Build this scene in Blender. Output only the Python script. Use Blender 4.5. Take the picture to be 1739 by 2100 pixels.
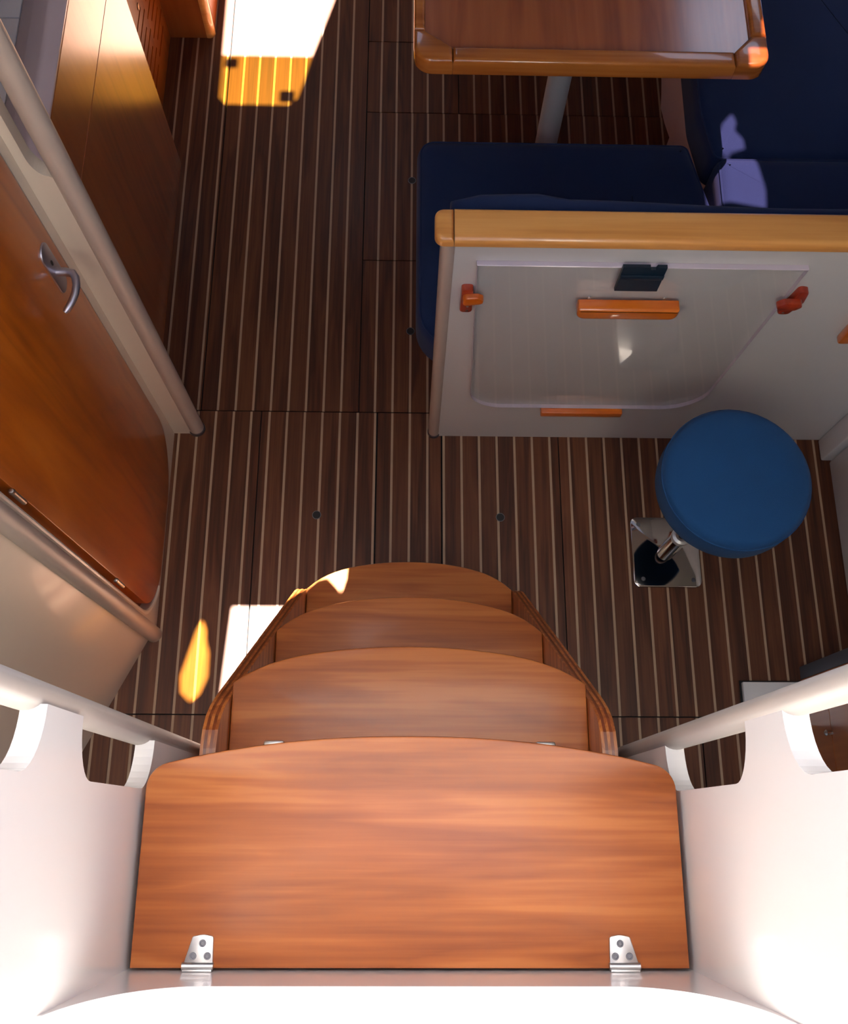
import bpy, bmesh, math, random
from mathutils import Vector, Matrix
random.seed(7)
S = bpy.context.scene
for o in list(bpy.data.objects): bpy.data.objects.remove(o, do_unlink=True)

# ---------------------------------------------------------------- camera
F_PX = 1952.0
cam = bpy.data.cameras.new('camera'); cam_o = bpy.data.objects.new('camera', cam)
S.collection.objects.link(cam_o)
R = Matrix(((0.99978994, -0.00936853, -0.01822932),
            (0.00319554, 0.94979268, -0.31286364),
            (0.02024515, 0.31273967, 0.94962310)))
cam_o.matrix_world = Matrix.Translation((0, 0, 2.45)) @ R.to_4x4()
cam.sensor_fit = 'VERTICAL'; cam.sensor_height = 24.0; cam.lens = 24.0 * F_PX / 2100.0
cam.clip_start = 0.02
S.camera = cam_o

# ---------------------------------------------------------------- light
SUN_SX, SUN_SY = 0.08, 0.30          # sideways run of a sun ray per metre of height
SUN_STRENGTH = 150.0
SKY_STRENGTH = 0.60
world = bpy.data.worlds.new('world'); S.world = world; world.use_nodes = True
wn = world.node_tree.nodes; wl = world.node_tree.links
sky = wn.new('ShaderNodeTexSky'); sky.sky_type = 'NISHITA'; sky.sun_disc = False
sky.sun_elevation = math.atan2(1, math.hypot(SUN_SX, SUN_SY))
sky.sun_rotation = math.atan2(SUN_SX, SUN_SY)
sky.air_density = 1.0; sky.dust_density = 2.0; sky.ozone_density = 1.0
wl.new(sky.outputs[0], wn['Background'].inputs[0]); wn['Background'].inputs[1].default_value = SKY_STRENGTH
sun = bpy.data.lights.new('sun_offscreen', 'SUN'); sun_o = bpy.data.objects.new('sun_offscreen', sun); S.collection.objects.link(sun_o)
sun.energy = SUN_STRENGTH; sun.angle = math.radians(0.55); sun.color = (1.0, 0.95, 0.86)
sun_o.rotation_euler = Vector((-SUN_SX, -SUN_SY, -1)).to_track_quat('-Z', 'Y').to_euler()
sun_o.location = (0.6, 2.4, 8)

S.view_settings.view_transform = 'Standard'; S.view_settings.look = 'None'
S.view_settings.gamma = 1.0; S.view_settings.use_curve_mapping = False
S.view_settings.exposure = -0.32

# ---------------------------------------------------------------- materials
def lin(c):
    return tuple(((v/255)/12.92 if v/255 <= 0.04045 else ((v/255+0.055)/1.055)**2.4) for v in c) + (1,)
MATS = {}
def base(name):
    m = bpy.data.materials.new(name); m.use_nodes = True
    return m, m.node_tree.nodes, m.node_tree.links, m.node_tree.nodes['Principled BSDF']
def plain(name, rgb, rough=0.5, metal=0.0, coat=0.0, spec=0.5, bump=0.0, bscale=200, vary=0.0, vscale=6, sheen=0):
    m, n, l, p = base(name)
    p.inputs['Base Color'].default_value = lin(rgb); p.inputs['Roughness'].default_value = rough
    p.inputs['Metallic'].default_value = metal; p.inputs['Coat Weight'].default_value = coat
    p.inputs['Coat Roughness'].default_value = 0.08; p.inputs['Specular IOR Level'].default_value = spec
    p.inputs['Sheen Weight'].default_value = sheen
    tc = n.new('ShaderNodeTexCoord')
    if vary:
        nz = n.new('ShaderNodeTexNoise'); nz.inputs['Scale'].default_value = vscale; nz.inputs['Detail'].default_value = 5
        l.new(tc.outputs['Object'], nz.inputs['Vector'])
        mx = n.new('ShaderNodeMix'); mx.data_type = 'RGBA'
        c = lin(rgb); mx.inputs['A'].default_value = tuple(v*(1-vary) for v in c[:3])+(1,)
        mx.inputs['B'].default_value = tuple(min(1, v*(1+vary)) for v in c[:3])+(1,)
        l.new(nz.outputs['Fac'], mx.inputs['Factor']); l.new(mx.outputs['Result'], p.inputs['Base Color'])
    if bump:
        nz = n.new('ShaderNodeTexNoise'); nz.inputs['Scale'].default_value = bscale; nz.inputs['Detail'].default_value = 2
        l.new(tc.outputs['Object'], nz.inputs['Vector'])
        b = n.new('ShaderNodeBump'); b.inputs['Strength'].default_value = bump; b.inputs['Distance'].default_value = 0.002
        l.new(nz.outputs['Fac'], b.inputs['Height']); l.new(b.outputs['Normal'], p.inputs['Normal'])
    MATS[name] = m; return m
def wood(name, dark, mid, light, axis='X', scale=14, stretch=14, rough=0.35, coat=0.0, coat_rough=0.15, randomize=0.0, figure=1.0, fine=0.25):
    m, n, l, p = base(name)
    tc = n.new('ShaderNodeTexCoord'); mp = n.new('ShaderNodeMapping')
    oi = n.new('ShaderNodeObjectInfo')
    sc = {'X': (1/stretch, 1, 1), 'Y': (1, 1/stretch, 1), 'Z': (1, 1, 1/stretch)}[axis]
    mp.inputs['Scale'].default_value = tuple(v*scale for v in sc)
    l.new(tc.outputs['Object'], mp.inputs['Vector'])
    sh = n.new('ShaderNodeVectorMath'); sh.operation = 'MULTIPLY_ADD'
    cmb = n.new('ShaderNodeCombineXYZ')
    for i in range(3): l.new(oi.outputs['Random'], cmb.inputs[i])
    l.new(cmb.outputs[0], sh.inputs[0]); sh.inputs[1].default_value = (37, 53, 71); l.new(mp.outputs[0], sh.inputs[2])
    n1 = n.new('ShaderNodeTexNoise'); n1.inputs['Scale'].default_value = 1.0; n1.inputs['Detail'].default_value = 3
    n1.inputs['Distortion'].default_value = 0.6*figure; l.new(sh.outputs[0], n1.inputs['Vector'])
    # contour lines of the broad noise make cathedral figure
    mm = n.new('ShaderNodeMath'); mm.operation = 'MULTIPLY'; mm.inputs[1].default_value = 9.0; l.new(n1.outputs['Fac'], mm.inputs[0])
    fr = n.new('ShaderNodeMath'); fr.operation = 'PINGPONG'; fr.inputs[1].default_value = 1.0; l.new(mm.outputs[0], fr.inputs[0])
    n2 = n.new('ShaderNodeTexNoise'); n2.inputs['Scale'].default_value = 1.0; n2.inputs['Detail'].default_value = 5
    mp2 = n.new('ShaderNodeMapping'); st2 = stretch*3.5
    mp2.inputs['Scale'].default_value = tuple(v*scale*9 for v in {'X': (1/st2, 1, 1), 'Y': (1, 1/st2, 1), 'Z': (1, 1, 1/st2)}[axis])
    sh2 = n.new('ShaderNodeVectorMath'); sh2.operation = 'MULTIPLY_ADD'; l.new(tc.outputs['Object'], mp2.inputs['Vector'])
    l.new(cmb.outputs[0], sh2.inputs[0]); sh2.inputs[1].default_value = (11, 23, 47); l.new(mp2.outputs[0], sh2.inputs[2])
    l.new(sh2.outputs[0], n2.inputs['Vector'])
    a1 = n.new('ShaderNodeMath'); a1.operation = 'MULTIPLY'; a1.inputs[1].default_value = 0.35*figure; l.new(fr.outputs[0], a1.inputs[0])
    a2 = n.new('ShaderNodeMath'); a2.operation = 'MULTIPLY_ADD'; a2.inputs[1].default_value = 0.75; l.new(n1.outputs['Fac'], a2.inputs[0]); l.new(a1.outputs[0], a2.inputs[2])
    a3 = n.new('ShaderNodeMath'); a3.operation = 'MULTIPLY_ADD'; a3.inputs[1].default_value = fine; l.new(n2.outputs['Fac'], a3.inputs[0]); l.new(a2.outputs[0], a3.inputs[2])
    cr = n.new('ShaderNodeValToRGB'); e = cr.color_ramp.elements
    mean = 0.175*figure + 0.375 + fine*0.5
    e[0].position = max(0, mean-0.28); e[0].color = lin(dark); e[1].position = min(1, mean+0.28); e[1].color = lin(light)
    k = e.new(mean); k.color = lin(mid)
    l.new(a3.outputs[0], cr.inputs['Fac'])
    out = cr.outputs['Color']
    if randomize:
        hv = n.new('ShaderNodeHueSaturation')
        mr = n.new('ShaderNodeMapRange'); mr.inputs['To Min'].default_value = 1-randomize; mr.inputs['To Max'].default_value = 1+randomize
        l.new(oi.outputs['Random'], mr.inputs['Value']); l.new(mr.outputs[0], hv.inputs['Value'])
        l.new(out, hv.inputs['Color']); out = hv.outputs['Color']
    l.new(out, p.inputs['Base Color'])
    p.inputs['Roughness'].default_value = rough; p.inputs['Coat Weight'].default_value = coat; p.inputs['Coat Roughness'].default_value = coat_rough
    MATS[name] = m; return m
def clear(name, tint, gloss_rough=0.03, ior=1.49):
    m = bpy.data.materials.new(name); m.use_nodes = True; n = m.node_tree.nodes; l = m.node_tree.links
    n.clear(); out = n.new('ShaderNodeOutputMaterial'); t = n.new('ShaderNodeBsdfTransparent'); g = n.new('ShaderNodeBsdfGlossy')
    t.inputs[0].default_value = tint; g.inputs['Roughness'].default_value = gloss_rough
    fr = n.new('ShaderNodeFresnel'); fr.inputs[0].default_value = ior; mx = n.new('ShaderNodeMixShader')
    ge = n.new('ShaderNodeNewGeometry'); iv = n.new('ShaderNodeMath'); iv.operation = 'SUBTRACT'; iv.inputs[0].default_value = 1.0
    l.new(ge.outputs['Backfacing'], iv.inputs[1]); ml = n.new('ShaderNodeMath'); ml.operation = 'MULTIPLY'
    l.new(fr.outputs[0], ml.inputs[0]); l.new(iv.outputs[0], ml.inputs[1])
    l.new(ml.outputs[0], mx.inputs[0]); l.new(t.outputs[0], mx.inputs[1]); l.new(g.outputs[0], mx.inputs[2]); l.new(mx.outputs[0], out.inputs[0])
    MATS[name] = m; return m
def canvas(name, rgb, transl):
    m = bpy.data.materials.new(name); m.use_nodes = True; n = m.node_tree.nodes; l = m.node_tree.links
    n.clear(); out = n.new('ShaderNodeOutputMaterial'); d = n.new('ShaderNodeBsdfDiffuse'); t = n.new('ShaderNodeBsdfTranslucent')
    d.inputs[0].default_value = rgb; t.inputs[0].default_value = rgb; mx = n.new('ShaderNodeMixShader'); mx.inputs[0].default_value = transl
    l.new(d.outputs[0], mx.inputs[1]); l.new(t.outputs[0], mx.inputs[2]); l.new(mx.outputs[0], out.inputs[0])
    MATS[name] = m; return m

wood('teak', (56, 26, 12), (86, 45, 23), (104, 60, 34), 'Y', 22, 16, 0.50, 0.04, 0.22, 0.12, 0.7, 0.5); MATS['teak'].node_tree.nodes['Principled BSDF'].inputs['Specular IOR Level'].default_value = 0.35
plain('holly', (166, 138, 112), 0.45, vary=0.1, vscale=30)
plain('subfloor', (16, 11, 9), 0.8, vary=0.2)
wood('cherry_x', (138, 68, 26), (164, 88, 37), (181, 105, 50), 'X', 13, 9, 0.36, 0.12, 0.12, 0.0, 0.8, 0.6)
wood('cherry_z', (156, 74, 12), (186, 94, 18), (198, 106, 28), 'Z', 8, 7, 0.32, 0.25, 0.14, 0.0, 0.9, 0.3)
wood('galley_z', (134, 64, 18), (164, 84, 28), (178, 98, 38), 'Z', 9, 9, 0.30, 1.0, 0.24, 0.0, 0.7, 0.4); MATS['galley_z'].node_tree.nodes['Principled BSDF'].inputs['Coat IOR'].default_value = 2.0
wood('table_y', (144, 70, 28), (172, 90, 40), (188, 106, 52), 'Y', 12, 10, 0.30, 1.0, 0.16, 0.0, 0.7, 0.3); MATS['table_y'].node_tree.nodes['Principled BSDF'].inputs['Coat IOR'].default_value = 1.8
wood('fiddle', (150, 80, 30), (186, 108, 44), (202, 126, 58), 'X', 14, 12, 0.25, 0.8, 0.06, 0.0, 0.5, 0.4)
wood('beech', (204, 132, 64), (228, 160, 86), (238, 176, 102), 'X', 16, 12, 0.28, 0.5, 0.08, 0.0, 0.5, 0.4)
wood('trim_wood', (176, 76, 14), (206, 100, 22), (222, 120, 34), 'X', 20, 12, 0.3, 0.6, 0.08, 0.0, 0.5, 0.4)
wood('red_wood', (128, 34, 16), (158, 48, 22), (176, 66, 30), 'Z', 20, 12, 0.3, 0.6, 0.08, 0.0, 0.5, 0.4)
wood('ply_edge', (120, 58, 22), (172, 94, 40), (206, 130, 64), 'Y', 60, 40, 0.35, 0.4, 0.12, 0.0, 0.6, 0.4)
wood('ply_dark', (104, 46, 18), (122, 56, 24), (140, 68, 30), 'Y', 60, 40, 0.35, 0.4, 0.12, 0.0, 0.6, 0.4)
plain('gelcoat', (236, 232, 228), 0.22, coat=0.4, vary=0.015, vscale=3)
plain('panel_white', (210, 204, 199), 0.16, coat=0.5, vary=0.02, vscale=3)
plain('cream', (214, 198, 178), 0.35, coat=0.2, vary=0.03, vscale=4)
plain('post_beige', (186, 168, 154), 0.42, metal=0.08, vary=0.03)
plain('rail_beige', (176, 166, 158), 0.45, metal=0.05, vary=0.03)
plain('upholstery', (8, 37, 84), 0.9, bump=0.35, bscale=900, vary=0.12, vscale=8, sheen=0.06)
plain('stool_blue', (2, 64, 114), 0.9, bump=0.4, bscale=1100, vary=0.1, vscale=12, sheen=0.03)
plain('steel', (196, 194, 192), 0.3, metal=1.0)
plain('mirror_steel', (176, 170, 166), 0.06, metal=1.0, vary=0.03, vscale=20)
plain('pewter', (176, 172, 182), 0.42, metal=1.0)
plain('dark_steel', (112, 112, 118), 0.4, metal=1.0)
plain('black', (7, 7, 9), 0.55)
plain('catch_navy', (10, 30, 46), 0.4)
plain('gap', (26, 15, 10), 0.8)
plain('counter_white', (250, 246, 250), 0.3, coat=0.2, vary=0.02)
plain('counter_trim', (240, 218, 222), 0.3, coat=0.3, vary=0.02)
plain('leg_grey', (196, 200, 206), 0.45, metal=0.3)
plain('settee_base', (214, 204, 206), 0.7, vary=0.05)
plain('grey_trim', (88, 90, 98), 0.5)
plain('headliner', (214, 210, 200), 0.8)
plain('lock_ring', (150, 120, 90), 0.3, metal=1.0)
clear('acrylic', (0.985, 0.985, 0.98, 1)); plain('acrylic_edge', (206, 192, 200), 0.2, coat=0.3)
clear('amber_acrylic', (0.44, 0.36, 0.13, 1)); clear('amber_strong', (0.68, 0.52, 0.22, 1)); clear('violet_acrylic', (0.33, 0.255, 0.27, 1))
canvas('sunshade_canvas', (0.30, 0.31, 0.34, 1), 0.06)

# ---------------------------------------------------------------- helpers
C = S.collection
WORG = {}                                   # world origin of each object
def org(o): return WORG[o.name]
def tag(o, label, cat=None, group=None, kind=None):
    if label: o['label'] = label
    if cat: o['category'] = cat
    if group: o['group'] = group
    if kind: o['kind'] = kind
    return o
def thing(name, loc, label, cat, group=None):
    o = bpy.data.objects.new(name, None); C.objects.link(o); o.location = loc
    o.empty_display_size = 0.05; WORG[o.name] = Vector(loc)
    return tag(o, label, cat, group)
def obj(name, bm, mat, parent=None, smooth=False, origin=None, angle=35):
    bmesh.ops.recalc_face_normals(bm, faces=bm.faces[:])
    og = org(parent) if parent else Vector(origin or (0, 0, 0))
    bmesh.ops.translate(bm, verts=bm.verts[:], vec=-og)
    me = bpy.data.meshes.new(name); bm.to_mesh(me); bm.free()
    for mname in ([mat] if isinstance(mat, str) else mat): me.materials.append(MATS[mname])
    if smooth:
        me.shade_smooth()
        try: me.set_sharp_from_angle(angle=math.radians(angle))
        except Exception: pass
    o = bpy.data.objects.new(name, me); C.objects.link(o)
    if parent: o.parent = parent
    else: o.location = og
    WORG[o.name] = Vector(og)
    return o
def struct(name, bm, mat, smooth=False, label=None):
    o = obj(name, bm, mat, None, smooth); o['kind'] = 'structure'
    if label: o['label'] = label
    return o
def B(): return bmesh.new()
def box(bm, x0, x1, y0, y1, z0, z1, bev=0.0, seg=2):
    vs = [bm.verts.new((x, y, z)) for x in (x0, x1) for y in (y0, y1) for z in (z0, z1)]
    fs = [bm.faces.new([vs[i] for i in q]) for q in ((0,1,3,2),(4,6,7,5),(0,4,5,1),(2,3,7,6),(0,2,6,4),(1,5,7,3))]
    bmesh.ops.recalc_face_normals(bm, faces=fs)
    if bev:
        es = list({e for f in fs for e in f.edges})
        bmesh.ops.bevel(bm, geom=es, offset=bev, segments=seg, affect='EDGES', profile=0.5, clamp_overlap=True)
    return bm
def tube(bm, pts, r, n=14, caps=True, ry=None):
    """sweep a round (or oval) section along pts; r a number or one per point"""
    pts = [Vector(p) for p in pts]; rs = r if isinstance(r, (list, tuple)) else [r]*len(pts)
    rings = []; up = None
    for i, p in enumerate(pts):
        t = (pts[min(i+1, len(pts)-1)] - pts[max(i-1, 0)]).normalized()
        if up is None:
            up = Vector((0, 0, 1)) if abs(t.z) < 0.9 else Vector((1, 0, 0))
        u = (up - t*up.dot(t)).normalized(); v = t.cross(u); up = u
        rings.append([bm.verts.new(p + u*(math.cos(2*math.pi*k/n)*rs[i]) + v*(math.sin(2*math.pi*k/n)*(ry or 1)*rs[i])) for k in range(n)])
    for a, b in zip(rings, rings[1:]):
        for k in range(n): bm.faces.new((a[k], a[(k+1) % n], b[(k+1) % n], b[k]))
    if caps: bm.faces.new(rings[0][::-1]); bm.faces.new(rings[-1])
    return bm
def lathe(bm, prof, cx, cy, n=48):
    rings = []
    for r, z in prof:
        if r < 1e-6: rings.append([bm.verts.new((cx, cy, z))])
        else: rings.append([bm.verts.new((cx+r*math.cos(2*math.pi*k/n), cy+r*math.sin(2*math.pi*k/n), z)) for k in range(n)])
    for a, b in zip(rings, rings[1:]):
        for k in range(n):
            q = [a[k % len(a)], a[(k+1) % len(a)], b[(k+1) % len(b)], b[k % len(b)]]
            q = [v for i, v in enumerate(q) if v not in q[:i]]
            if len(q) > 2: bm.faces.new(q)
    return bm
def ccw(pts):
    a = sum(p[0]*q[1]-q[0]*p[1] for p, q in zip(pts, pts[1:]+pts[:1]))
    return pts if a > 0 else pts[::-1]
def rounded(pts, rads, seg=6):
    """polygon with rounded corners"""
    out = []; n = len(pts)
    if not isinstance(rads, (list, tuple)): rads = [rads]*n
    for i in range(n):
        p = Vector(pts[i]); a = (Vector(pts[i-1])-p); b = (Vector(pts[(i+1) % n])-p)
        r = rads[i]
        if r <= 0: out.append(tuple(p)); continue
        la, lb = a.length, b.length; a.normalize(); b.normalize()
        ang = a.angle(b); d = min(r/math.tan(ang/2), la*0.49, lb*0.49); rr = d*math.tan(ang/2)
        c = p + (a+b).normalized()*(rr/math.sin(ang/2))
        s = p + a*d - c; e = p + b*d - c
        a0 = math.atan2(s.y, s.x); a1 = math.atan2(e.y, e.x); da = (a1-a0+math.pi) % (2*math.pi)-math.pi
        for k in range(seg+1):
            t = a0+da*k/seg; out.append((c.x+rr*math.cos(t), c.y+rr*math.sin(t)))
    return out
def offset(pts, d):
    """move a counter-clockwise outline inwards by d"""
    n = len(pts); out = []
    for i in range(n):
        p0 = Vector(pts[i-1]); p = Vector(pts[i]); p1 = Vector(pts[(i+1) % n])
        e0 = (p-p0); e1 = (p1-p)
        e0 = e0.normalized() if e0.length > 1e-9 else e1.normalized(); e1 = e1.normalized() if e1.length > 1e-9 else e0
        n0 = Vector((-e0.y, e0.x)); n1 = Vector((-e1.y, e1.x)); m = (n0+n1)
        m = m.normalized() if m.length > 1e-6 else n0
        k = max(0.45, m.dot(n0))
        out.append(tuple(p+m*(d/k)))
    return out
def slab(bm, outline, w0, w1, M, bev0=0.0, bev1=0.0, seg=3, dome=0.0, mat_edge=None):
    """outline (u,v) extruded from w0 to w1 with rounded rims; M maps (u,v,w) to a point"""
    outline = ccw(list(outline)); sgn = 1 if w1 > w0 else -1
    rows = []
    if bev0:
        for k in range(seg+1):
            t = math.pi/2*k/seg; rows.append((bev0*(1-math.sin(t)), w0+sgn*bev0*(1-math.cos(t))))
    else: rows.append((0, w0))
    if bev1:
        for k in range(seg+1):
            t = math.pi/2*k/seg; rows.append((bev1*(1-math.cos(t)), w1-sgn*bev1*(1-math.sin(t))))
    else: rows.append((0, w1))
    rings = [[bm.verts.new(M(u, v, w)) for u, v in (offset(outline, d) if d > 1e-9 else outline)] for d, w in rows]
    n = len(outline)
    for a, b in zip(rings, rings[1:]):
        for k in range(n):
            f = bm.faces.new((a[k], a[(k+1) % n], b[(k+1) % n], b[k]))
            if mat_edge is not None: f.material_index = mat_edge
    bm.faces.new(rings[0][::-1])
    if dome:
        cu = sum(p[0] for p in outline)/n; cv = sum(p[1] for p in outline)/n
        last = rings[-1]; l2 = offset(outline, bev1)
        for f, h in ((0.75, 0.6), (0.4, 0.9)):
            r = [bm.verts.new(M(cu+(u-cu)*f, cv+(v-cv)*f, w1+sgn*dome*h)) for u, v in l2]
            for k in range(n): bm.faces.new((last[k], last[(k+1) % n], r[(k+1) % n], r[k]))
            last = r
        bm.faces.new(last)
    else: bm.faces.new(rings[-1])
    return bm
def plate(bm, outer, holes, w0, w1, M):
    """flat plate with holes cut through"""
    outer = ccw(list(outer)); holes = [ccw(list(h))[::-1] for h in holes]
    lp = []
    for w in (w0, w1):
        edges = []; loops = []
        for loop in [outer]+holes:
            vs = [bm.verts.new(M(u, v, w)) for u, v in loop]; loops.append(vs)
            for a, b in zip(vs, vs[1:]+vs[:1]): edges.append(bm.edges.new((a, b)))
        bmesh.ops.triangle_fill(bm, use_beauty=True, use_dissolve=False, edges=edges)
        lp.append(loops)
    for a, b in zip(*lp):
        n = len(a)
        for k in range(n): bm.faces.new((a[k], a[(k+1) % n], b[(k+1) % n], b[k]))
    return bm
XY = lambda u, v, w: (u, v, w)
XZ = lambda u, v, w: (u, w, v)          # outline in x,z; depth along y
YZ = lambda u, v, w: (w, u, v)          # outline in y,z; depth along x
def arc(cx, cy, rx, ry, a0, a1, n):
    return [(cx+rx*math.cos(math.radians(a0+(a1-a0)*k/n)), cy+ry*math.sin(math.radians(a0+(a1-a0)*k/n))) for k in range(n+1)]

# ================================================================ THE SETTING
# ---- floor: lift-out panels of teak planks with holly inlay
floor = struct('floor', box(B(), -1.75, 1.75, -0.62, 4.05, -0.06, -0.010), 'subfloor')
PITCH, INL = 0.0491, 0.0064
shared = {}
def shared_box(kind, w, ln, mat):
    key = (kind, round(w, 4), round(ln, 3))
    if key not in shared:
        bm = box(B(), -w/2, w/2, -ln/2, ln/2, -0.004, 0.0)
        me = bpy.data.meshes.new(kind); bmesh.ops.recalc_face_normals(bm, faces=bm.faces[:]); bm.to_mesh(me); bm.free(); me.materials.append(MATS[mat]); shared[key] = me
    return shared[key]
def floor_panel(x0, x1, y0, y1, s0, holes=(), gap=0.0016):
    x0 += gap; x1 -= gap; y0 += gap; y1 -= gap
    c = ((x0+x1)/2, (y0+y1)/2, 0)
    pan = obj('floor_panel', box(B(), x0, x1, y0, y1, -0.0099, -0.0038), 'subfloor', floor)
    strips = []
    k = math.ceil((x0-s0)/PITCH-0.2)
    while s0+k*PITCH < x1-0.002:
        s = s0+k*PITCH; k += 1
        if s > x0+0.002: strips.append(s)
    edge = x0
    def put(kind, a, b, mat):
        o = bpy.data.objects.new(kind, shared_box(kind, b-a, y1-y0, mat)); C.objects.link(o); o.parent = pan
        o.location = ((a+b)/2, (y0+y1)/2, random.uniform(-0.0002, 0.0) if kind == 'plank' else -0.0004)
    for s in strips+[None]:
        if s is None:
            if x1-edge > 0.002: put('plank', edge, x1, 'teak')
        else:
            a, b = max(x0, s-INL/2), min(x1, s+INL/2)
            if a-edge > 0.002: put('plank', edge, a, 'teak')
            put('inlay_strip', a, b, 'holly'); edge = b
    for hx, hy in holes:
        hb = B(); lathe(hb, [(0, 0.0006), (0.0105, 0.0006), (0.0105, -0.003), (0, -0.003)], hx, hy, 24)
        h = obj('hole_dark_disc', hb, 'black', pan, True)  # black disc paints the dark of a finger hole that is not cut
        rb = B(); lathe(rb, [(0.0105, -0.002), (0.0105, 0.0009), (0.0120, 0.0009), (0.0122, -0.002)], hx, hy, 24)
        obj('hole_rim', rb, 'dark_steel', pan, True)
    return pan
floor_panel(-0.80, -0.577, 1.10, 2.95, -0.586)
floor_panel(-0.577, -0.137, 1.10, 2.95, -0.5307)
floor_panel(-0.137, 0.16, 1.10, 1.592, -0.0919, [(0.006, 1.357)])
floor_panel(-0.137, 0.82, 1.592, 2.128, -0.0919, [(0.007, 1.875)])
floor_panel(-0.137, 0.152, 2.128, 2.407, -0.0930)
floor_panel(0.152, 0.82, 2.128, 2.95, -0.0930)
floor_panel(-0.137, 0.152, 2.407, 2.95, -0.0925)
floor_panel(-0.90, -0.408, 0.264, 1.10, -0.6323)
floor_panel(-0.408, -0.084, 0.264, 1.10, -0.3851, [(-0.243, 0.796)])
floor_panel(-0.084, 0.0945, 0.264, 1.10, -0.0425)
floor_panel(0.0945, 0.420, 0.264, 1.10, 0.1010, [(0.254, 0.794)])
floor_panel(0.420, 1.20, 0.264, 1.10, 0.4493)
floor_panel(-1.00, 0.0, -0.25, 0.264, -0.6323)
floor_panel(0.0, 0.753, -0.25, 0.264, 0.1045)
floor_panel(0.753, 1.20, -0.25, 0.264, 0.7939)

# ---- left bulkhead with the cabin door
door_outline = lambda g, ga: rounded([(0.520-ga, 0.012-g), (1.000+g, 0.012-g), (1.000+g, 1.70), (0.520-ga, 1.70)], [0.13+ga, 0.17, 0.08, 0.08], 12)
bm = B()
plate(bm, [(0.466, 0.0), (1.03, 0.0), (1.03, 1.95), (0.466, 1.95)], [door_outline(0.004, 0.019)], -0.672, -0.645, YZ)
struct('wall_left', bm, 'cream', label='cream bulkhead framing the wooden cabin door')
struct('wall_left_backing', box(B(), -0.69, -0.6725, 0.466, 1.03, 0.0, 1.95), 'cherry_z')
# return strip with the hand hole, facing aft
bm = B()
plate(bm, [(-0.672, 0.0), (-0.598, 0.0), (-0.598, 1.095), (-0.604, 1.100)] + arc(-0.604, 1.145, 0.023, 0.045, -90, -180, 8)[1:] + [(-0.627, 1.62), (-0.598, 1.66), (-0.598, 1.95), (-0.672, 1.95)], [], 1.03, 1.056, XZ)
struct('wall_forward_left', bm, 'cream', label='cream return strip beside the cabin door with a hand hole')
# diagonal panel aft of the door
bm = B()
a = Vector((-0.655, 0.470)); b = Vector((-0.745, 0.285)); d = (b-a).normalized(); e = a+d*0.75; nrm = Vector((-d.y, d.x))*0.02
if nrm.x > 0: nrm = -nrm
for z0, z1 in ((0, 1.95),):
    vs = [bm.verts.new((p.x, p.y, z)) for z in (z0, z1) for p in (a, e, e+nrm, a+nrm)]
    for q in ((0,1,2,3),(7,6,5,4),(0,4,5,1),(1,5,6,2),(2,6,7,3),(3,7,4,0)): bm.faces.new([vs[i] for i in q])
struct('wall_aft_left', bm, 'cream', label='plain cream panel set at an angle beside the door')

# ---- companionway side panels with hand holes, and the rear wall with its rounded opening
def side_panel(xi, xo, holes):
    fr = 0.106; pts = [(-0.185, 0.0), (fr, 0.0)]
    for z0, z1 in holes:
        pts += arc(fr, z0+0.050, 0.063, 0.050, -90, -180, 9) + arc(fr, z1-0.045, 0.063, 0.045, 180, 90, 9)
    pts += [(fr, 1.95), (-0.185, 1.95)]
    bm = B(); plate(bm, pts, [], xi, xo, YZ); return bm
struct('wall_companionway_left', side_panel(-0.331, -0.356, [(1.150, 1.445), (1.549, 1.83)]), 'gelcoat', label='white companionway side panel with hand holes, left of the top step')
struct('wall_companionway_right', side_panel(0.352, 0.377, [(1.137, 1.453), (1.555, 1.83)]), 'gelcoat', label='white companionway side panel with hand holes, right of the top step')
def u_open(g, lift=0.0):
    cx = 0.010; w = 0.339+g; zb = 1.310+lift; rx, rz = 0.115+g*0.5, 0.20+g*0.4
    L = [(cx-w, 2.3)] + arc(cx-w+rx, zb+rz, rx, rz, 180, 270, 14) + arc(cx+w-rx, zb+rz, rx, rz, 270, 360, 14) + [(cx+w, 2.3)]
    return L
bm = B()
uo = u_open(0.0)
plate(bm, [(-0.60, 0.0), (0.62, 0.0), (0.62, 2.3), uo[-1]] + uo[-2:0:-1] + [uo[0], (-0.60, 2.3)], [], -0.1655, -0.185, XZ)
struct('wall_aft', bm, 'gelcoat', label='white glossy riser behind the top step with a rounded entrance opening')
# ribbed threshold beyond the opening
bm = B(); rows = []
y = -0.185; g = 0.0; lift = 0.0
prof = [(0.0, 0.0, 0.0)]
for k in range(7):
    prof += [(-0.026-0.030*k, 0.006*(k+1), 0.001*(k+1)), (-0.028-0.030*k, 0.006*(k+1)+0.003, 0.001*(k+1)-0.003), (-0.032-0.030*k, 0.006*(k+1)+0.003, 0.001*(k+1)-0.003), (-0.034-0.030*k, 0.006*(k+1)+0.001, 0.001*(k+1))]
prof += [(-0.50, 0.06, 0.02)]
for dy, g, lift in prof:
    rows.append([bm.verts.new((u, y+dy, v)) for u, v in u_open(g, lift)])
for r0, r1 in zip(rows, rows[1:]):
    for k in range(len(r0)-1): bm.faces.new((r0[k], r0[k+1], r1[k+1], r1[k]))
struct('trim_threshold', bm, 'gelcoat', True, label='white ribbed cockpit threshold behind the top step')

# ---- right-hand white wall, its corner trim
struct('wall_right', box(B(), 1.172, 1.20, 0.395, 0.966, 0.0, 1.0, 0.008), 'gelcoat', True, label='white side wall beside the round stool')
struct('trim_right', box(B(), 1.150, 1.215, 0.967, 1.030, 0.0, 1.0, 0.006), 'gelcoat', True, label='white corner trim where the side wall meets the settee')
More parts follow.
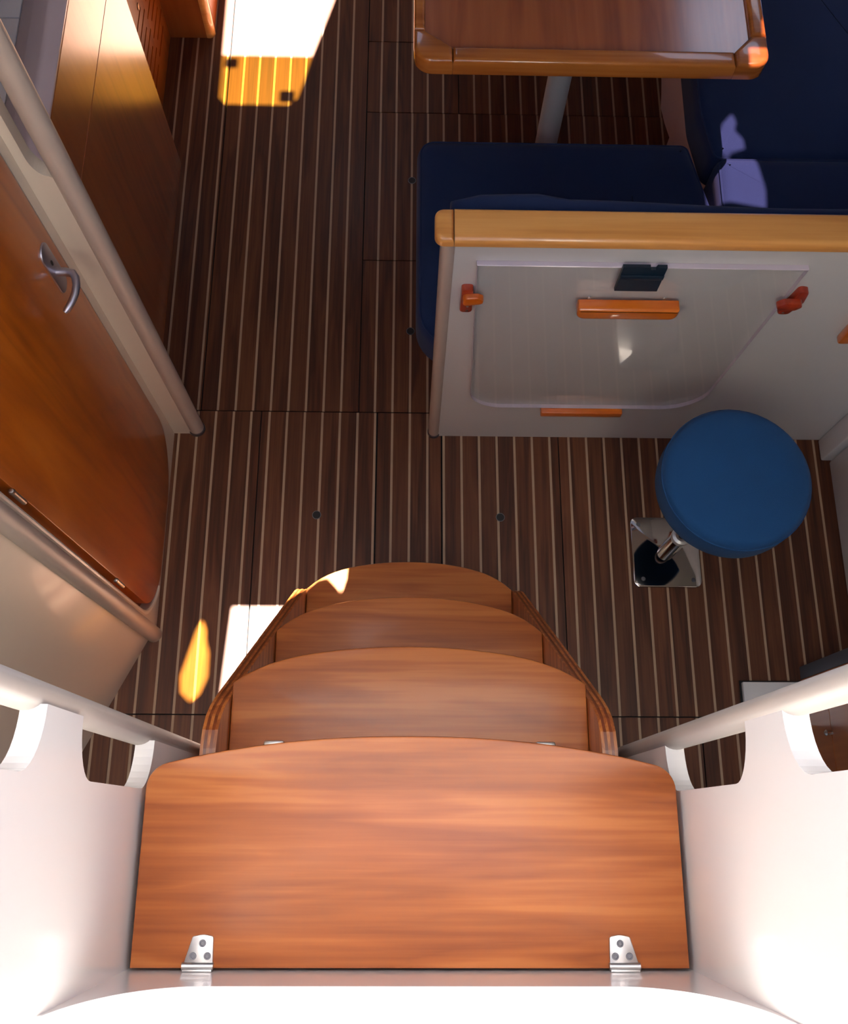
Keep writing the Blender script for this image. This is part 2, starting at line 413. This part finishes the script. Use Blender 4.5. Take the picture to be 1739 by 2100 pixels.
# ---- hull, deckhead with hatches
struct('wall_hull_left', box(B(), -1.75, -1.70, -0.6, 4.05, 0.0, 1.95), 'headliner')
struct('wall_hull_right', box(B(), 1.70, 1.75, -0.6, 4.05, 0.0, 1.95), 'headliner')
struct('wall_forward', box(B(), -1.70, 1.70, 4.00, 4.05, 0.0, 1.95), 'headliner')
struct('wall_rear_left', box(B(), -1.70, -0.60, -0.62, -0.58, 0.0, 1.95), 'headliner')
struct('wall_rear_right', box(B(), 0.62, 1.70, -0.62, -0.58, 0.0, 1.95), 'headliner')
ZC = 1.95
def up(x, y, z=0.0):                     # where a sun ray reaching (x, y, z) crosses the deckhead
    return (x+SUN_SX*(ZC-z), y+SUN_SY*(ZC-z))
saloon = [up(*p) for p in ((-0.602, 2.95), (-0.200, 2.95), (-0.254, 2.576), (-0.317, 2.345), (-0.340, 2.24), (-0.357, 2.175), (-0.385, 2.150), (-0.580, 2.150), (-0.602, 2.175))]
ladder_sun_gap = [up(*p) for p in ((-0.452, 0.541), (-0.158, 0.541), (-0.165, 0.455), (-0.174, 0.424), (-0.188, 0.440), (-0.205, 0.458), (-0.230, 0.452), (-0.255, 0.430), (-0.275, 0.400), (-0.300, 0.345), (-0.330, 0.30), (-0.468, 0.30))]  # added opening, shaped to throw the sun patch beside the ladder
oval = [up(*p) for p in ((-0.528, 0.505), (-0.517, 0.48), (-0.516, 0.455), (-0.506, 0.42), (-0.505, 0.36), (-0.522, 0.315), (-0.545, 0.297), (-0.568, 0.32), (-0.572, 0.36), (-0.556, 0.42), (-0.540, 0.48))]
patch = [up(*p) for p in ((0.740, 1.47, .5), (0.868, 1.43, .5), (0.872, 1.48, .5), (0.862, 1.60, .5), (0.745, 1.60, .5))]
spot = [up(*p) for p in ((0.823, 1.735, .47), (0.832, 1.71, .47), (0.826, 1.685, .47), (0.846, 1.66, .47), (0.848, 1.632, .47), (0.812, 1.620, .47), (0.804, 1.606, .47), (0.778, 1.63, .47), (0.780, 1.665, .47), (0.800, 1.71, .47))]
side_hatch = rounded([(1.08, 2.72), (1.45, 2.72), (1.45, 3.25), (1.08, 3.25)], 0.06, 5)
bm = B()
plate(bm, [(-1.75, -0.62), (1.75, -0.62), (1.75, 4.05), (-1.75, 4.05)],
      [[(-0.60, -0.185), (0.62, -0.185), (0.62, 0.64), (-0.60, 0.64)], saloon, ladder_sun_gap, oval, patch, spot, side_hatch], ZC, ZC+0.006, XY)
struct('ceiling', bm, 'headliner', label='pale deckhead with hatch openings')
# ================================================================ OBJECTS
# ---- deck fittings over the openings
def bounds(pts): return min(p[0] for p in pts), max(p[0] for p in pts), min(p[1] for p in pts), max(p[1] for p in pts)
x0, x1, y0, y1 = bounds(saloon); ya = up(0, 2.345)[1]
hatch = thing('deck_hatch', ((x0+x1)/2, (y0+ya)/2, ZC), 'amber acrylic slide half covering the saloon hatch', 'hatch')
obj('pane', box(B(), x0-0.02, x1+0.02, y0-0.02, ya, ZC+0.0065, ZC+0.0125), 'amber_acrylic', hatch)
hx, hy = up(-0.388, 2.185); obj('handle', box(B(), hx-0.024, hx+0.024, hy-0.018, hy+0.026, ZC+0.0125, ZC+0.03, 0.006), 'black', hatch)
hx, hy = up(-0.572, 2.315); obj('handle', box(B(), hx-0.022, hx+0.022, hy-0.018, hy+0.022, ZC+0.0125, ZC+0.03, 0.008), 'black', hatch)
x0, x1, y0, y1 = bounds(oval)
tag(obj('deck_prism', slab(B(), rounded([(x0-0.01, y0-0.01), (x1+0.01, y0-0.01), (x1+0.01, y1+0.01), (x0-0.01, y1+0.01)], 0.03), ZC+0.0065, ZC+0.012, XY), 'amber_strong'), 'small amber deck light over the passage by the door', 'deck light')
x0, x1, y0, y1 = bounds(patch+spot)
tag(obj('violet_sun_filter', slab(B(), rounded([(x0-0.02, y0-0.02), (x1+0.02, y0-0.02), (x1+0.02, y1+0.02), (x0-0.02, y1+0.02)], 0.03), ZC+0.0065, ZC+0.012, XY), 'violet_acrylic'), 'unseen violet pane added to tint the sun on the settee cushions', 'light filter')  # invented pane; its tint turns the sunlight on the cushions violet
aw = thing('added_sunshade', (0, 0.75, ZC+0.006), 'added unseen canvas awning stretched over the cockpit entrance', 'sunshade')  # invented, out of view; blocks the sun above the top step and treads
bm = B(); nx, ny = 8, 10
V = [[bm.verts.new((-1.15+2.3*i/nx, 0.285+0.815*j/ny, 3.0)) for j in range(ny+1)] for i in range(nx+1)]
for i in range(nx):
    for j in range(ny): bm.faces.new((V[i][j], V[i+1][j], V[i+1][j+1], V[i][j+1]))
obj('shade_cloth', bm, 'sunshade_canvas', aw, True)
for px in (-1.14, 1.14):
    for py in (0.66, 1.08): obj('pole', tube(B(), [(px, py, ZC+0.004), (px, py, 3.01)], 0.012), 'steel', aw, True)

# ---- cabin door
dr = thing('door_1', (-0.65, 0.76, 0.01), 'orange cherry cabin door with rounded lower corners and a lever handle', None); dr['kind'] = 'structure'
obj('door_panel', slab(B(), door_outline(0, 0), -0.670, -0.643, YZ, 0, 0.002, 2), 'cherry_z', dr, True)
pl = obj('handle_plate', slab(B(), rounded([(0.934, 0.876), (0.974, 0.876), (0.974, 1.006), (0.934, 1.006)], 0.0199, 6), -0.643, -0.6395, YZ, 0, 0.0012, 2), 'pewter', dr, True)
kb = B(); slab(kb, arc(0.955, 0.957, 0.0035, 0.007, 0, 330, 10), -0.6395, -0.6388, YZ); obj('keyhole', kb, 'black', pl)
tube(bm := B(), [(-0.640, 0.954, 0.930), (-0.622, 0.954, 0.930), (-0.611, 0.951, 0.930), (-0.605, 0.943, 0.929), (-0.602, 0.929, 0.928), (-0.603, 0.913, 0.926), (-0.608, 0.897, 0.923), (-0.616, 0.882, 0.920), (-0.620, 0.877, 0.919)],
     [0.0085, 0.0080, 0.0078, 0.0074, 0.0070, 0.0070, 0.0068, 0.0064, 0.004], 14)
obj('lever', bm, 'pewter', dr, True)
for z in (0.95, 0.36):
    h = obj('hinge', tube(B(), [(-0.642, 0.5135, z-0.026), (-0.642, 0.5135, z+0.026)], 0.0052, 12), 'steel', dr, True)
    obj('hinge_pin', lathe(B(), [(0, z+0.032), (0.004, z+0.031), (0.006, z+0.026), (0.0055, z+0.024), (0, z+0.024)], -0.642, 0.5135, 12), 'steel', dr, True)
# beige lip along the hinge side of the door frame
lip = [(-0.646, 0.4945, 1.72), (-0.646, 0.4945, 0.16)] + [(-0.646, 0.4945+0.13*(1-math.cos(math.radians(t))), 0.16-0.145*math.sin(math.radians(t))) for t in range(10, 75, 8)]
struct('trim_door', tube(B(), lip, 0.0065, 10), 'cream', True, 'thin cream moulding running down the hinge side of the cabin door')
# corner posts
cp = thing('corner_post', (-0.583, 1.043, 0), 'tall beige post at the latch side of the cabin door', 'post')
obj('shaft', tube(B(), [(-0.583, 1.043, 0.004), (-0.583, 1.043, 1.95)], 0.0205, 24), 'post_beige', cp, True)
obj('foot_cap', lathe(B(), [(0, 0), (0.0225, 0), (0.0225, 0.012), (0.0205, 0.014), (0, 0.014)], -0.583, 1.043, 24), 'dark_steel', cp, True)
cp2 = thing('corner_post', (-0.650, 0.467, 0), 'beige post between the door hinges and the angled cream panel', 'post')
obj('shaft', tube(B(), [(-0.650, 0.467, 0), (-0.650, 0.467, 1.95)], 0.0205, 24), 'post_beige', cp2, True)
# companionway hand rails
for x, y, ry, lab in ((-0.353, 0.1155, 0.80, 'beige handrail on the side panel nearer the cabin door'), (0.367, 0.1125, 0.74, 'beige handrail on the side panel nearer the round stool')):
    hr = thing('handrail', (x, y, 0.0), lab, 'handrail')
    obj('rail', tube(B(), [(x, y, 0.0), (x, y, 1.956), (x, y, 1.962)], [0.0195, 0.0195, 0.015], 24, ry=ry), 'rail_beige', hr, True)

# ---- galley
gc = thing('galley_cabinet', (-0.95, 1.5, 0), 'brown wooden galley cabinet with smooth front behind the beige post', 'cabinet')
obj('front_panel', box(B(), -0.719, -0.700, 1.058, 1.925, 0.0, 0.7295, 0.0015), 'galley_z', gc)
obj('drawer_front', box(B(), -0.719, -0.700, 1.058, 1.925, 0.7305, 0.915, 0.0015), 'galley_z', gc)
obj('end_panel', box(B(), -1.30, -0.7195, 1.906, 1.925, 0.0, 0.915), 'galley_z', gc)
obj('body', box(B(), -1.69, -0.7195, 1.058, 1.9055, 0.0, 0.90), 'gap', gc)
ct = thing('countertop', (-1.1, 1.5, 0.915), 'white galley worktop with pinkish moulded edge and dark lid joints', 'worktop')
obj('worktop_base', box(B(), -1.69, -0.705, 1.058, 1.90, 0.9155, 0.925), 'gap', ct)
for (xa, xb, ya, yb) in ((-1.20, -0.783, 1.532, 1.89), (-1.20, -0.783, 1.06, 1.529), (-1.69, -1.203, 1.06, 1.89)):
    obj('counter_lid', box(B(), xa, xb, ya, yb, 0.925, 0.937, 0.002), 'counter_white', ct, True)
bm = B(); slab(bm, rounded([(-0.780, 0.9255), (-0.700, 0.9155), (-0.696, 0.930), (-0.716, 0.9575), (-0.752, 0.9515), (-0.780, 0.939)], [0.002, 0.004, 0.008, 0.012, 0.01, 0.003], 5), 1.058, 1.925, XZ)
obj('moulded_edge', bm, 'counter_trim', ct, True)
# vented locker
vl = thing('vented_locker', (-0.95, 2.16, 0), 'brown locker front with rows of narrow vent slots', 'locker')
slots = []
for r in range(7):
    z = 0.085+0.036*r
    for ya in (1.95, 2.10, 2.25):
        yy = ya+(0.03 if r % 2 else 0.0)
        slots.append(rounded([(yy, z-0.004), (yy+0.120, z-0.004), (yy+0.120, z+0.004), (yy, z+0.004)], 0.0039, 4))
bm = B(); plate(bm, [(1.93, 0.0), (2.408, 0.0), (2.408, 0.62), (1.93, 0.62)], slots, -0.793, -0.775, YZ)
obj('front_panel', bm, 'cherry_z', vl)
obj('body', box(B(), -1.69, -0.86, 1.93, 2.408, 0.0, 0.62), 'cherry_z', vl)
obj('top_board', box(B(), -0.8599, -0.7935, 1.93, 2.408, 0.60, 0.62), 'cherry_z', vl)
for sl_ in slots:                          # wooden liner at the bottom of each slot
    obj('vent_slot', slab(B(), sl_, -0.799, -0.7932, YZ), 'cherry_z', vl)
lk = B(); 
for rr, w in ((0.010, 0),):
    slab(lk, arc(2.203, 0.319, rr, rr, 0, 345, 20), -0.775, -0.772, YZ, 0, 0.001, 2)
obj('lock', lk, 'lock_ring', vl, True)
# forward cabinet with rounded corner
fc = thing('corner_cabinet', (-0.9, 2.65, 0), 'brown wooden cabinet with a pale rounded corner beside the sunlit floor', 'cabinet')
obj('aft_panel', box(B(), -1.30, -0.655, 2.409, 2.427, 0.0, 0.80), 'galley_z', fc)
obj('side_panel', box(B(), -0.652, -0.634, 2.447, 2.95, 0.0, 0.80), 'cherry_z', fc)
obj('body', box(B(), -1.69, -0.6525, 2.4275, 2.95, 0.0, 0.79), 'gap', fc)
bm = B(); tube(bm, [(-0.650, 2.427, 0.0), (-0.650, 2.427, 0.80)], 0.0195, 20); obj('corner_trim', bm, 'beech', fc, True)

# ---- settee
st = thing('settee', (0.7, 1.3, 0), 'white panelled settee surround with a beech cap rail', 'settee')
obj('back_panel', box(B(), 0.080, 1.172, 1.031, 1.055, 0.0, 0.9265), 'panel_white', st)
capo = rounded([(1.019, 0.927), (1.089, 0.927), (1.089, 0.952), (1.019, 0.952)], [0.004, 0.004, 0.008, 0.012], 5)
obj('cap_rail', slab(B(), capo, 0.0835, 1.50, YZ), 'beech', st, True)
# rounded end piece of the rail
bm = B(); slab(bm, rounded([(0.0825, 1.019), (0.0825, 1.089), (0.047, 1.089), (0.047, 1.019)], [0, 0, 0.034, 0.034], 10), 0.927, 0.952, XY, 0.004, 0.010, 4)
obj('cap_rail_end', bm, 'beech', st, True)
obj('corner_post', tube(B(), [(0.0735, 1.040, 0.0), (0.0735, 1.040, 0.9272)], 0.0155, 20), 'post_beige', st, True)
obj('post_foot', lathe(B(), [(0, 0), (0.0175, 0), (0.0175, 0.010), (0.0155, 0.012), (0, 0.012)], 0.0735, 1.040, 20), 'dark_steel', st, True)
obj('seat_base', box(B(), 0.10, 0.80, 1.0555, 1.60, 0.0, 0.350), 'settee_base', st)
bm = B()      # uneven inner face of the side seat base
n = 24; L = []
for k in range(n+1):
    yy = 1.60+1.35*k/n; L.append((0.800+0.010*math.sin(yy*31)+0.006*math.sin(yy*71), yy))
slab(bm, L+[(1.45, 2.95), (1.45, 1.60)], 0.0, 0.350, XY)
obj('side_base', bm, 'settee_base', st, True)
obj('corner_base', box(B(), 0.8005, 1.45, 1.0555, 1.598, 0.0, 0.350), 'settee_base', st)
# turn buttons, support cleat
def turn_button(plate_pts, arm_pts, screws, m1, m2):
    b1 = obj('turn_button_base', slab(B(), rounded(plate_pts, 0.008, 4), 1.031, 1.016, XZ, 0, 0.003, 2), m1, st, True)
    obj('turn_button', slab(B(), rounded(arm_pts, 0.009, 5), 1.0155, 1.002, XZ, 0, 0.004, 2), m2, b1, True)
    for sx, sz in screws:
        obj('screw', slab(B(), arc(sx, sz, 0.0028, 0.0028, 0, 324, 9), 1.016, 1.0152, XZ), 'steel', b1, True)
turn_button([(0.106, 0.697), (0.132, 0.697), (0.130, 0.784), (0.106, 0.784)], [(0.109, 0.742), (0.150, 0.752), (0.152, 0.766), (0.140, 0.774), (0.109, 0.770)], [(0.121, 0.722), (0.121, 0.706)], 'red_wood', 'trim_wood')
turn_button([(0.766, 0.705), (0.793, 0.705), (0.808, 0.752), (0.804, 0.79), (0.784, 0.795), (0.778, 0.75)], [(0.752, 0.745), (0.790, 0.742), (0.802, 0.756), (0.795, 0.770), (0.760, 0.770), (0.748, 0.758)], [(0.786, 0.728), (0.779, 0.714)], 'red_wood', 'red_wood')
cl = obj('support_cleat', box(B(), 0.343, 0.553, 1.006, 1.031, 0.192, 0.2165, 0.004), 'trim_wood', st, True)
obj('edge_cleat', box(B(), 0.945, 0.985, 1.010, 1.031, 0.59, 0.74, 0.006), 'trim_wood', st, True)
# ---- the clear washboard stowed on the panel
wb = thing('washboard', (0.45, 1.026, 0.195), 'clear acrylic washboard with a wooden handle fastened to the white settee panel', 'washboard')
wo = rounded([(0.158, 0.217), (0.745, 0.217), (0.772, 0.868), (0.130, 0.868)], [0.085, 0.105, 0, 0], 10)
bm = B(); slab(bm, wo, 1.0305, 1.0195, XZ, 0, 0.0012, 1, mat_edge=1)
obj('acrylic_sheet', bm, ['acrylic', 'acrylic_edge'], wb, True)
obj('handle', slab(B(), rounded([(0.345, 0.712), (0.553, 0.712), (0.553, 0.750), (0.345, 0.750)], [0.016, 0.016, 0.004, 0.004], 5), 1.0195, 0.994, XZ, 0, 0.007, 3), 'trim_wood', wb, True)
for sx in (0.366, 0.520): obj('screw', slab(B(), arc(sx, 0.759, 0.004, 0.004, 0, 324, 9), 1.0195, 1.0165, XZ, 0, 0.001, 1), 'steel', wb, True)
bm = B(); plate(bm, [(0.409, 0.796), (0.494, 0.796), (0.494, 0.880), (0.476, 0.880), (0.474, 0.872), (0.464, 0.872), (0.462, 0.880), (0.409, 0.880)], [], 1.0193, 1.012, XZ)
ca = obj('catch', bm, 'catch_navy', wb)
obj('catch_lip', box(B(), 0.409, 0.494, 1.0075, 1.0122, 0.842, 0.856, 0.002), 'catch_navy', ca, True)

# ---- cushions
def cushion(name, outline, z0, z1, mat, label, bev=0.035, dome=0.012, pipes=True):
    c = thing(name, (sum(p[0] for p in outline)/len(outline), sum(p[1] for p in outline)/len(outline), z0), label, 'cushion')
    bm = B(); slab(bm, outline, z0, z1, XY, 0.012, bev, 5, dome); obj('cover', bm, mat, c, True, angle=80)
    if pipes:
        o = offset(ccw(list(outline)), bev*0.28); z = z1-bev*0.30
        pts = [(u, v, z) for u, v in o]; tube(b2 := B(), pts+[pts[0]], 0.0028, 6, False); obj('piping', b2, mat, c, True)
    return c
cushion('seat_cushion', rounded([(0.018, 1.058), (0.752, 1.058), (0.752, 1.46), (0.708, 1.650), (0.018, 1.650)], [0.10, 0.01, 0.05, 0.03, 0.045], 8), 0.351, 0.468, 'upholstery', 'dark blue seat cushion along the back of the beech cap rail')
cushion('seat_cushion', rounded([(0.757, 1.058), (1.44, 1.058), (1.44, 1.592), (0.762, 1.592)], [0.01, 0.03, 0.03, 0.03], 6), 0.351, 0.492, 'upholstery', 'blue corner seat cushion with a bright violet sun patch')
cushion('seat_cushion', rounded([(0.764, 1.597), (1.44, 1.597), (1.44, 2.93), (0.745, 2.93), (0.738, 1.75)], [0.03, 0.03, 0.03, 0.03, 0.2], 6), 0.351, 0.466, 'upholstery', 'long blue side seat cushion beyond the wooden table end')
bm = B()
bo = []
for k in range(25):
    t = k/24; bo.append((0.078+1.35*t, 1.131+0.010*math.sin(t*9)*(1-t)+(0.012 if 0.03 < t < 0.15 else 0)))
cb = thing('back_cushion', (0.75, 1.11, 0.508), 'thin blue back cushion rising behind the beech cap rail', 'cushion')
slab(bm, [(0.078, 1.088), (1.428, 1.088)]+bo[::-1], 0.508, 0.925, XY, 0.01, 0.018, 4); obj('cover', bm, 'upholstery', cb, True, angle=80)

# ---- table
tb = thing('saloon_table', (0.40, 2.2, 0), 'saloon table with orange wooden top and raised rounded edge', 'table')
TX0, TX1, TY0, TY1, TZ = 0.006, 0.810, 1.622, 2.72, 0.735
inner = [(TX0+0.088, TY0+0.042), (TX1-0.078, TY0+0.042), (TX1-0.036, TY0+0.088), (TX1-0.036, TY1-0.088), (TX1-0.078, TY1-0.042), (TX0+0.088, TY1-0.042), (TX0+0.026, TY1-0.088), (TX0+0.026, TY0+0.088)]
obj('tabletop', slab(B(), inner, TZ-0.022, TZ, XY), 'table_y', tb)
def rail_piece(name, poly, mat='fiddle'):
    obj(name, slab(B(), poly, TZ-0.030, TZ+0.014, XY, 0.004, 0.009, 4), mat, tb, True)
i = inner; g = 0.0006
rail_piece('fiddle_rail', [(i[0][0]+g, TY0), (i[1][0]-g, TY0), (i[1][0]-g, i[1][1]), (i[0][0]+g, i[0][1])])
rail_piece('fiddle_rail', [(i[2][0], i[2][1]+g), (TX1, i[2][1]+g), (TX1, i[3][1]-g), (i[3][0], i[3][1]-g)])
rail_piece('fiddle_rail', [(i[5][0]+g, i[5][1]), (i[4][0]-g, i[4][1]), (i[4][0]-g, TY1), (i[5][0]+g, TY1)])
rail_piece('fiddle_rail', [(TX0, i[7][1]+g), (i[7][0], i[7][1]+g), (i[6][0], i[6][1]-g), (TX0, i[6][1]-g)])
def cpoly(a, b, pa, pb, corner): return rounded([pa, a, b, pb, corner], [0, 0, 0, 0, 0.075], 10)
rail_piece('fiddle_corner', cpoly(i[0], i[7], (i[0][0], TY0), (TX0, i[7][1]), (TX0, TY0)))
rail_piece('fiddle_corner', cpoly(i[2], i[1], (TX1, i[2][1]), (i[1][0], TY0), (TX1, TY0)))
rail_piece('fiddle_corner', cpoly(i[4], i[3], (i[4][0], TY1), (TX1, i[3][1]), (TX1, TY1)))
rail_piece('fiddle_corner', cpoly(i[6], i[5], (TX0, i[6][1]), (i[5][0], TY1), (TX0, TY1)))
obj('leg', tube(B(), [(0.377, 1.80, 0.012), (0.377, 1.80, TZ-0.022)], 0.030, 24), 'leg_grey', tb, True)
obj('leg_flange', lathe(B(), [(0, 0), (0.075, 0), (0.075, 0.008), (0.045, 0.014), (0.031, 0.03), (0, 0.03)], 0.377, 1.80, 32), 'leg_grey', tb, True)
obj('leg', tube(B(), [(0.377, 2.50, 0.012), (0.377, 2.50, TZ-0.022)], 0.030, 24), 'leg_grey', tb, True)

# ---- companionway ladder
ld = thing('companionway_ladder', (0.008, 0.3, 0), 'cherry companionway ladder with three bowed treads between plywood sides', 'ladder')
CX = 0.008
def half(z): return 0.214+0.081*z
front = [(0.50, 0.0), (0.520, 0.20), (0.522, 0.285), (0.512, 0.312), (0.345, 0.625), (0.212, 0.872), (0.194, 0.905), (0.178, 0.930), (0.160, 0.950), (0.138, 0.963), (0.110, 0.969), (0.080, 0.970)]
prof = [(0.03, 0.0)]+front+[(0.03, 0.970)]
for s in (-1, 1):
    lay = 5
    sd = None
    for k in range(lay):                       # veneers of the plywood side
        t0, t1 = 0.024*k/lay, 0.024*(k+1)/lay
        pr = [(y-(0.0008 if k % 2 else 0), z) for y, z in prof]
        bm = B()
        M = lambda u, v, w, s=s: (CX+s*(half(v)+w), u, v)
        slab(bm, pr, t0, t1, M)
        o = obj('stringer' if k == 0 else 'ply_layer', bm, 'ply_edge' if k % 2 == 0 else 'ply_dark', ld if k == 0 else sd)
        if k == 0: sd = o
def tread(z, ye, yc, yb, mat):
    hw = half(z)-0.001
    bow = [(CX+hw*math.sin(math.radians(a)), 0) for a in range(-90, 91, 6)]
    pts = []
    for q in range(-15, 16):
        u = q/15; e = abs(u)
        yy = yc-(yc-ye)*(0.62*u*u+0.38*e**6)
        pts.append((CX+hw*u, yy))
    out = [(CX-hw, yb), (CX+hw, yb)]+pts[::-1]
    return obj('tread', slab(B(), out, z-0.024, z, XY, 0.002, 0.004, 2), mat, ld, True)
tread(0.30, 0.520, 0.586, 0.28, 'cherry_x'); tread(0.60, 0.362, 0.432, 0.13, 'cherry_x'); tread(0.90, 0.219, 0.279, 0.035, 'cherry_x')
obj('back_board', box(B(), CX-0.214, CX+0.214, 0.012, 0.030, 0.0, 1.165), 'cherry_x', ld)
for x in (-0.204, 0.222):
    obj('retaining_clip', box(B(), x-0.016, x+0.016, 0.098, 0.126, 0.9001, 0.922, 0.004), 'steel', ld, True)
# hinged top step
ts = thing('top_step', (0.01, -0.03, 1.18), 'wide cherry top step with bowed front and two steel hinges', 'step')
X0, X1 = -0.3245, 0.3455
pts = []
for q in range(-20, 21):
    u = q/20; pts.append(((X0+X1)/2+(X1-X0)/2*u, 0.109-0.040*abs(u)**2.2))
so = [(X0, -0.1625), (X1, -0.1625)]+pts[::-1]
so = rounded([so[0], so[1], so[2]]+so[5:-3]+[so[-1]], [0, 0, 0.036]+[0]*(len(so)-8)+[0.036], 8)
obj('board', slab(B(), so, 1.178, 1.200, XY, 0.002, 0.003, 2), 'cherry_x', ts, True)
for cx, sg in ((-0.239, -1), (0.262, 1)):
    sk = 0.004*sg
    h = obj('hinge', slab(B(), rounded([(cx-0.0175+sk, -0.158), (cx+0.0175+sk, -0.158), (cx+0.0125, -0.127), (cx, -0.1245), (cx-0.0125, -0.127)], [0.001, 0.001, 0.003, 0.02, 0.003], 4), 1.200, 1.2032, XY, 0, 0.001, 2), 'steel', ts, True)
    obj('knuckle', tube(B(), [(cx-0.0185+sk, -0.1595, 1.2035), (cx+0.0185+sk, -0.1595, 1.2035)], 0.0045, 12), 'steel', h, True)
    obj('wall_leaf', box(B(), cx-0.0175+sk, cx+0.0175+sk, -0.1654, -0.1625, 1.200, 1.2085, 0.0008), 'steel', h, True)
    for dx, yy in ((0, -0.1345), (-0.0085+sk*0.5, -0.1485), (0.0085+sk*0.5, -0.1485)):
        sc = lathe(B(), [(0, 1.2036), (0.0022, 1.2036), (0.0026, 1.2041), (0.0040, 1.2041), (0.0044, 1.2030), (0, 1.2030)], cx+dx, yy, 20)
        obj('screw', sc, 'dark_steel', h, True)

# ---- stool
sl = thing('round_stool', (0.694, 0.696, 0), 'round bright blue padded stool on a polished square floor plate', 'stool')
bp = obj('base_plate', slab(B(), rounded([(0.605, 0.602), (0.786, 0.602), (0.786, 0.796), (0.605, 0.796)], 0.018, 6), 0.0, 0.006, XY, 0, 0.002, 2), 'mirror_steel', sl, True)
for sx, sy in ((0.627, 0.776), (0.764, 0.776), (0.630, 0.624), (0.764, 0.622)):
    obj('screw', lathe(B(), [(0, 0.0070), (0.0025, 0.0070), (0.003, 0.0078), (0.0052, 0.0074), (0.006, 0.0058), (0, 0.0058)], sx, sy, 18), 'dark_steel', bp, True)
obj('stem', lathe(B(), [(0, 0.006), (0.0215, 0.006), (0.0215, 0.16), (0.017, 0.163), (0.017, 0.515), (0, 0.515)], 0.694, 0.696, 28), 'mirror_steel', sl, True)
obj('collar', lathe(B(), [(0.0210, 0.150), (0.0245, 0.152), (0.0245, 0.168), (0.016, 0.171)], 0.694, 0.696, 28), 'steel', sl, True)
obj('seat', lathe(B(), [(0, 0.505), (0.146, 0.505), (0.152, 0.510), (0.157, 0.520), (0.1585, 0.535), (0.1585, 0.570), (0.1565, 0.584), (0.151, 0.5945), (0.143, 0.600), (0.10, 0.604), (0.05, 0.606), (0, 0.6065)], 0.694, 0.696, 64), 'stool_blue', sl, True, angle=80)
obj('seam', tube(B(), [(0.694+0.1575*math.cos(2*math.pi*k/48), 0.696+0.1575*math.sin(2*math.pi*k/48), 0.581) for k in range(49)], 0.0016, 6, False), 'stool_blue', sl, True)

# ---- aft starboard cabinet and small white box
wc = thing('brown_cabinet', (1.15, 0.13, 0), 'brown wooden cabinet with a small knob beyond the white hand-hole panel', 'cabinet')
obj('plinth', box(B(), 1.020, 1.038, -0.15, 0.360, 0.0, 0.1445), 'galley_z', wc)
d = obj('door', box(B(), 1.020, 1.038, -0.15, 0.360, 0.1475, 0.95), 'galley_z', wc)
obj('knob', tube(B(), [(1.020, 0.213, 0.150), (1.008, 0.213, 0.150), (1.005, 0.213, 0.150), (1.001, 0.213, 0.150)], [0.004, 0.005, 0.0075, 0.004], 14), 'steel', d, True)
obj('edge_trim', box(B(), 1.020, 1.038, 0.3605, 0.394, 0.0, 0.95, 0.004), 'grey_trim', wc, True)
obj('body', box(B(), 1.0385, 1.17, -0.15, 0.394, 0.0, 0.94), 'gap', wc)
wx = thing('white_box', (0.94, 0.295, 0), 'small low white box on the floor beside the brown cabinet', 'box')
obj('lid', box(B(), 0.863, 1.0195, 0.243, 0.352, 0.004, 0.020, 0.003), 'gelcoat', wx, True)
obj('shadow_gap', box(B(), 0.860, 1.0195, 0.236, 0.357, 0.0, 0.0045), 'black', wx)  # black sheet painting the dark shadow gap around the lid
